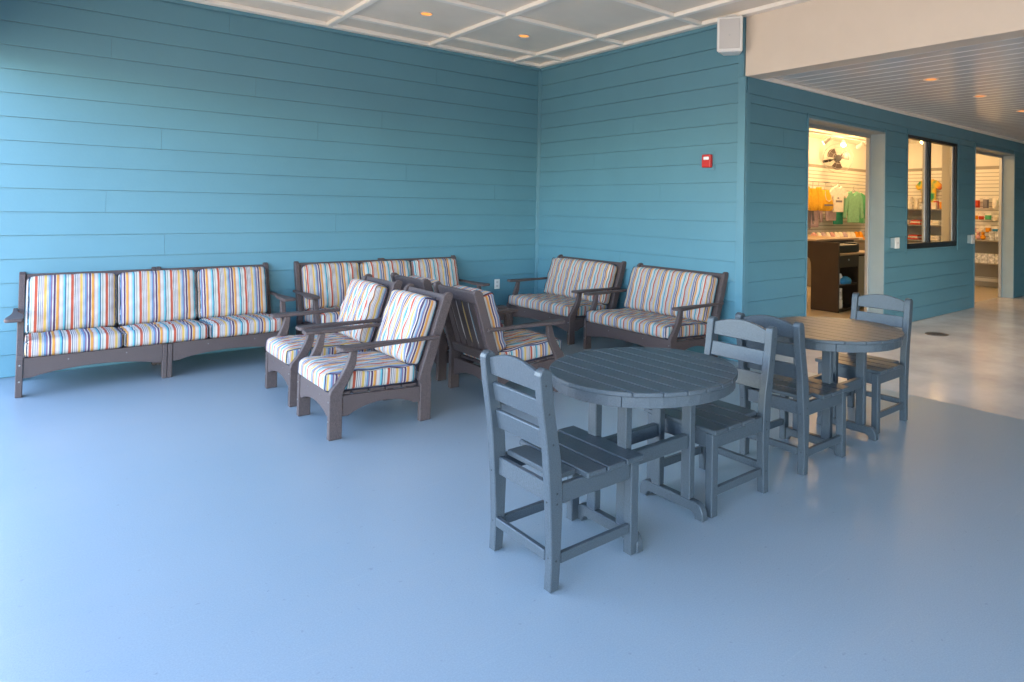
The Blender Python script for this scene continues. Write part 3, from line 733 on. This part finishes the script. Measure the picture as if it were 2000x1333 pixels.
for i in range(4):
    g = empty('drawstring_bag', (11.10+i*.155+(.03 if i == 3 else 0), 7.06-.035*i, 1.49-.012*(i % 2)), R((-20, -8, -24, -14)[i]), label=BAGL[i], cat='bag', group='yellow drawstring bags')
    bm = bmesh.new(); pleated(bm, (.105, .115, .11, .20)[i], (.09, .09, .09, .08)[i], (.46, .44, .455, .42)[i], (8, 10, 9, 14)[i]); obj('sack', bm, M_CL['yellow'], g, smooth=True)
    bm = bmesh.new(); tube(bm, [(-.03, 0, .43), (0, 0, .53), (0, 0, .56)], .006, False, 5); obj('hanger', bm, M_ALU, g)
    if i == 3:
        bx('print', -.11, .11, -.101, -.092, .10, .135, M_CL['grey'], g)
        for sx in (-1, 1):
            bm = bmesh.new(); tube(bm, [(sx*.06, -.06, .40), (sx*.08, -.085, .30), (sx*.06, -.095, .22), (0, -.1, .19)], .007, False, 5); obj('cord', bm, M_CL['cream'], g)
garment('shirt', TEE, 12.14, 7.17, 1.28, .95, 'lilac', .04, 'lilac shirt hanging behind the white one', 'shirt', GS)
garment('shirt', LONG, 11.62, 7.27, 1.24, .95, 'lilac', .04, 'long lilac shirt below the yellow bags', 'shirt', GS)
garment('shirt', LONG, 11.35, 7.25, 1.20, .8, 'grey', .03, 'grey striped shirt hanging behind the yellow bags', 'shirt', GS)
w_ = garment('shirt', TEE, 12.12, 7.0, 1.46, .78, 'white', .05, 'white shirt with small print hanging in front of the lilac one', 'shirt', GS, R(-8))
bx('print', -.10, .10, -.0525, -.0505, .20, .24, M_CL['grey'], w_); bx('print', -.05, .0, -.0525, -.0505, .27, .30, M_CL['grey'], w_)
garment('shirt', LONG, 12.78, 7.02, 1.33, .86, 'mint', .05, 'pale green long sleeved shirt in front of its rack', 'shirt', GS, R(-8))
garment('shirt', LONG, 13.16, 7.12, 1.32, .84, 'green', .05, 'mid green long sleeved shirt beside the pale green one', 'shirt', GS, R(-8))
garment('shirt', TEE, 12.55, 7.24, 1.20, .9, 'teal', .04, 'dark green shirt hanging low behind the pale green one', 'shirt', GS)
garment('shirt', LONG, 13.62, 7.2, 1.30, .8, 'mint', .04, 'mint shirt at the end of the green row', 'shirt', GS)
garment('shirt', TEE, 10.98, 7.22, 1.42, .7, 'green', .04, 'green shirt at the start of the row beside the yellow bags', 'shirt', GS)
for x0, x1, y in ((10.95, 11.65, .41), (11.8, 12.4, .45), (12.5, 13.05, .42), (13.15, 13.8, .30)):
    r_o = empty('garment_rail', (x0, SY1-y, 2.06), 0, label={10.95: 'chrome garment rail carrying the yellow bags', 11.8: 'chrome garment rail above the white shirt', 12.5: 'chrome garment rail above the pale green shirt', 13.15: 'chrome garment rail above the last mint shirt'}[x0], cat='rail', group='garment rails on the slatted wall')
    bm = bmesh.new(); tube(bm, [(0, 0, 0), (x1-x0, 0, 0)], .012, False, 8); obj('bar', bm, M_ALU, r_o)
    for xx in (.06, x1-x0-.06):
        bm = bmesh.new(); tube(bm, [(xx, 0, 0), (xx, y-.02, .03)], .010, False, 6); obj('arm', bm, M_ALU, r_o)

# low shelf of folded hats and clothes behind the counter
sh = empty('display_shelf', (11.2, SY1-.62, 0), 0, label='low display shelf under the hanging garments', cat='shelf')
bx('shelf_board', 0, 2.7, 0, .58, .86, .885, M_GREY, sh); bx('front_panel', 0, 2.7, .02, .05, .1, .8595, M_GREY, sh); bx('plinth', .02, 2.68, .06, .5, .0, .8594, M_GREY, sh)
kinds = ['pink', 'cream', 'lilac', 'cream', 'pink', 'white', 'cream', 'lilac', 'cream', 'white', 'orange', 'orange']
for k, c in enumerate(kinds):
    x = 11.32+k*.165
    f_ = empty('hat', (x, SY1-.42, .886), R(random.uniform(-8, 8)), label={'pink': 'pink', 'cream': 'cream', 'lilac': 'lilac', 'white': 'white', 'orange': 'bright orange'}[c]+' cap in the row on the low display shelf', cat='cap', group='caps on the low display shelf: '+c)
    bm = bmesh.new(); bmesh.ops.create_uvsphere(bm, u_segments=14, v_segments=8, radius=.082)
    bmesh.ops.delete(bm, geom=[v for v in bm.verts if v.co.z < -.001], context='VERTS')
    bmesh.ops.scale(bm, vec=(1, 1, 2.1), verts=bm.verts[:]); obj('crown', bm, M_CL[c], f_, smooth=True)
    bm = bmesh.new(); prism(bm, [(.075*math.cos(t), -.05+.12*math.sin(t)) for t in [math.pi+math.pi*i/8 for i in range(9)]], 'z', .002, .014); obj('brim', bm, M_CL[c], f_)

# cash counter
ct = empty('cash_counter', (8.62, 4.94, 0), 0, label='dark brown cash counter with open shelves inside the first doorway', cat='counter')
pts = [(0, 0), (.455, 0), (.455, .60), (.462, .70), (.49, .76), (.56, .80), (1.5, .80), (1.5, 1.02), (0, 1.02)]
bm = bmesh.new(); prism(bm, pts, 'x', 0, .035); obj('end_panel', bm, M_COUNTER, ct, .003)
bx('worktop', -.02, 1.25, .36, 1.52, 1.021, 1.05, M_WOOD, ct, .004)
bx('desk_top', .0355, 1.25, -.01, .45, .825, .855, M_WOOD, ct, .004)
bx('back_panel', .0355, 1.25, .44, .46, .02, .8245, M_BLACK, ct)
bx('riser_panel', .0355, 1.25, .451, .47, .8555, 1.0205, M_COUNTER, ct)
bx('drawer', .0355, .56, 0, .02, .65, .8245, M_COUNTER, ct, .003)
bx('divider', .56, .585, 0, .4395, .02, .8245, M_COUNTER, ct)
bx('shelf', .0355, .5595, .01, .4395, .385, .405, M_COUNTER, ct)
bx('shelf', .0355, .5595, .01, .4395, .02, .05, M_COUNTER, ct)
bx('end_panel', 1.2155, 1.25, 0, .44, .02, .8245, M_COUNTER, ct)
bm = bmesh.new(); cyl(bm, (.28, -.006, .76), .012, .012, 'y', 12); obj('knob', bm, M_ALU, ct)
bx('cabinet_door', .5855, 1.2154, .0, .018, .02, .80, M_GREY, ct, .003)
reg = empty('cash_register', (8.72, 5.0, .8555), 0, label='black cash register on the lower counter shelf', cat='register')
bx('body', 0, .55, 0, .34, 0, .12, M_BLACK, reg, .008); bx('printer', .58, .70, .05, .25, 0, .14, M_BLACK, reg, .008)
cr1 = tag(bx('carton', 8.67, 8.80, 4.97, 5.15, .0505, .17, M_CL['white'], None, .004), 'white carton on the bottom counter shelf, under the other', 'box')
cr2 = tag(bx('carton', 8.67, 8.79, 4.97, 5.13, .1705, .345, M_PACK, None, .004), 'printed carton on top of the white one in the counter', 'box')
bl = empty('folded_cloth', (8.86, 4.98, .4055), 0, label='blue cloth bundle on the middle counter shelf', cat='cloth')
bm = bmesh.new(); bmesh.ops.create_icosphere(bm, subdivisions=2, radius=.1)
for v in bm.verts: v.co = Vector((v.co.x*1.5, v.co.y*.9, max(-.04, v.co.z*.75)+.0405))+Vector((random.uniform(-.012, .012), random.uniform(-.012, .012), 0))
obj('bundle', bm, M_CL['blue'], bl, smooth=True)
ph = empty('tissue_box', (8.70, 4.97, .4055), 0, label='white tissue box beside the blue cloth in the counter', cat='box')
bm = bmesh.new(); prism(bm, [(0, 0), (.11, 0), (.09, .12), (.05, .16), (.02, .12)], 'y', 0, .12); obj('body', bm, M_CL['white'], ph, .005)

# end wall: packaged goods on hooks, shelves, tie-dye shirt
XE = SX1-.03
td = garment('shirt', TEE, XE-.06, 6.01, 1.70, .74, M_TIE, .05, 'orange and green tie-dye shirt displayed on the end wall', 'shirt', None, R(-90))
def shelf_unit(y0, y1, z, dp, label):
    s_ = empty('wall_shelf', (XE-dp, y0, z), 0, label=label, cat='shelf', group='shelves on the shop end wall')
    bx('board', 0, dp-.002, 0, y1-y0, -.022, 0, M_GREY, s_); bx('back_panel', dp-.03, dp-.003, 0, y1-y0, -.30, -.0225, M_GREY, s_)
for z, lb in ((1.56, 'top grey shelf of the end wall seen through the window'), (1.22, 'middle grey shelf of the end wall seen through the window'), (.90, 'low grey shelf of the end wall seen through the window')):
    shelf_unit(5.55, 6.95, z, .38, lb)
shelf_unit(4.3, 5.35, .955, .40, 'grey shelf of the end wall seen through the second doorway'); shelf_unit(4.3, 5.35, .50, .40, 'lowest grey shelf of the end wall holding printed cartons')
cols = ['white', 'cream', 'white', 'orange', 'red', 'cream']
for k, (y, h, c) in enumerate(((6.62, .22, 'cream'), (6.50, .30, 'white'), (6.36, .24, 'white'), (6.22, .20, 'cream'), (5.80, .17, 'red'), (5.68, .15, 'orange'))):
    j = empty('tumbler', (XE-.22, y, 1.5605), 0, label=f'{c} tumbler on the top end wall shelf', cat='cup', group='tumblers on the top shelf: '+c)
    bm = bmesh.new(); cyl(bm, (0, 0, h/2), .045, h, 'z', 16, .055); obj('cup', bm, M_CL[c], j, .004)
    bm = bmesh.new(); cyl(bm, (0, 0, h+.009), .056, .016, 'z', 16); obj('lid', bm, M_CL['cream'], j)
for k, (y, z, c) in enumerate(((6.7, 1.2205, 'orange'), (6.45, 1.2205, 'cream'), (6.2, 1.2205, 'red'), (5.8, 1.2205, 'white'), (6.6, .9005, 'green'), (6.25, .9005, 'red'), (5.8, .9005, 'cream'))):
    f_ = empty('folded_towel', (XE-.34, y-.11, z), 0, label=f'folded {c} towel stack on the '+('middle' if z > 1 else 'low')+' end wall shelf', cat='towel', group='folded towels')
    for q in range(3): bx('fold', .01*q, .29-.008*q, .004*q, .22-.005*q, q*.034, q*.034+.032, M_CL[c if q != 1 else 'cream'], f_, .010)
def packs(y, z, hgt, wd, c, label):
    p_ = empty('hanging_pack', (XE-.14, y, z), 0, label=label, cat='package', group='packages hanging on the end wall')
    bx('card', -.008, 0, -wd/2, wd/2, -hgt, 0, M_CL[c], p_, .003); bx('header', -.010, -.0085, -wd/2, wd/2, -.05, 0, M_CL['white'], p_)
    bx('contents', -.035, -.0105, -wd*.36, wd*.36, -hgt*.92, -.06, M_CL[c], p_, .008)
    bm = bmesh.new(); tube(bm, [(.0, 0, -.018), (.135, 0, -.01)], .004, False, 5); obj('hook', bm, M_ALU, p_)
for y, z, h, wd, c, lb in ((5.03, 1.80, .20, .14, 'red', 'red package in the upper hanging row beside the doorway'), (4.845, 1.82, .23, .11, 'grey', 'grey and red package in the middle of the upper hanging row'), (4.67, 1.82, .23, .11, 'white', 'white package at the end of the upper hanging row'),
                           (5.05, 1.49, .13, .12, 'orange', 'orange package in the lower hanging row'), (4.93, 1.48, .12, .10, 'red', 'small red package in the lower hanging row'), (4.80, 1.50, .14, .12, 'green', 'green package in the lower hanging row'), (4.66, 1.47, .13, .10, 'cream', 'cream package in the lower hanging row'), (5.07, 1.24, .13, .09, 'pink', 'pink package hanging lowest above the shelf')):
    packs(y, z, h, wd, c, lb)
for y, c in ((5.06, 'orange'), (4.95, 'pink'), (4.86, 'orange')):
    t_o = empty('plush_toy', (XE-.24, y, .9555), 0, label=('orange' if c == 'orange' else 'pink')+' plush toy on the shelf above the cartons', cat='toy', group='plush toys on the shelf: '+c)
    bm = bmesh.new(); bmesh.ops.create_icosphere(bm, subdivisions=2, radius=.052, matrix=Matrix.Translation((0, 0, .052))); obj('body', bm, M_CL[c], t_o, smooth=True)
    bm = bmesh.new(); bmesh.ops.create_icosphere(bm, subdivisions=2, radius=.035, matrix=Matrix.Translation((-.01, 0, .128))); obj('head', bm, M_CL[c], t_o, smooth=True)
for k in range(4):
    tag(bx('gift_bag', XE-.30, XE-.16, 4.64+.0-k*.10, 4.73-k*.10, .9555, 1.13, M_PACK, None, .004), 'blue grey printed gift bag on the shelf beside the plush toys', 'bag', 'gift bags on the end wall shelf')
for k in range(5):
    tag(bx('carton', XE-.36, XE-.12, 4.985-k*.127, 5.105-k*.127, .5005, .685, M_PACK, None, .004), 'printed carton in the row on the lowest end wall shelf', 'box', 'cartons in a row on the lowest shelf')

# more small stock on the end wall, seen through the second doorway and the window
for k, (y, z, c) in enumerate(((4.93, 1.24, 'cream'), (4.80, 1.25, 'orange'), (4.67, 1.23, 'blue'))):
    packs(y, z, .14, .10, c, {'cream': 'cream', 'orange': 'orange', 'blue': 'blue'}[c]+' package in the lowest hanging row above the shelf')
for k in range(3):
    tag(bx('gift_box', XE-.33, XE-.17, 6.02-k*.13, 6.12-k*.13, 1.5605, 1.66+.02*k, (M_PACK, M_CL['red'], M_CL['cream'])[k], None, .004), ('printed', 'red', 'cream')[k]+' gift box below the tie-dye shirt', 'box', 'gift boxes on the top shelf')
for k in range(5):
    f_ = empty('folded_shirt', (11.30+k*.46, SY1-.60, .8855), R(random.uniform(-5, 5)), label=('white', 'green', 'lilac', 'cream', 'yellow')[k]+' folded shirt stack at the front edge of the low display shelf', cat='shirt', group='folded shirts on the low display shelf')
    for q in range(2): bx('fold', 0, .24, 0, .085, q*.026, q*.026+.024, M_CL[('white', 'green', 'lilac', 'cream', 'yellow')[k]], f_, .008)
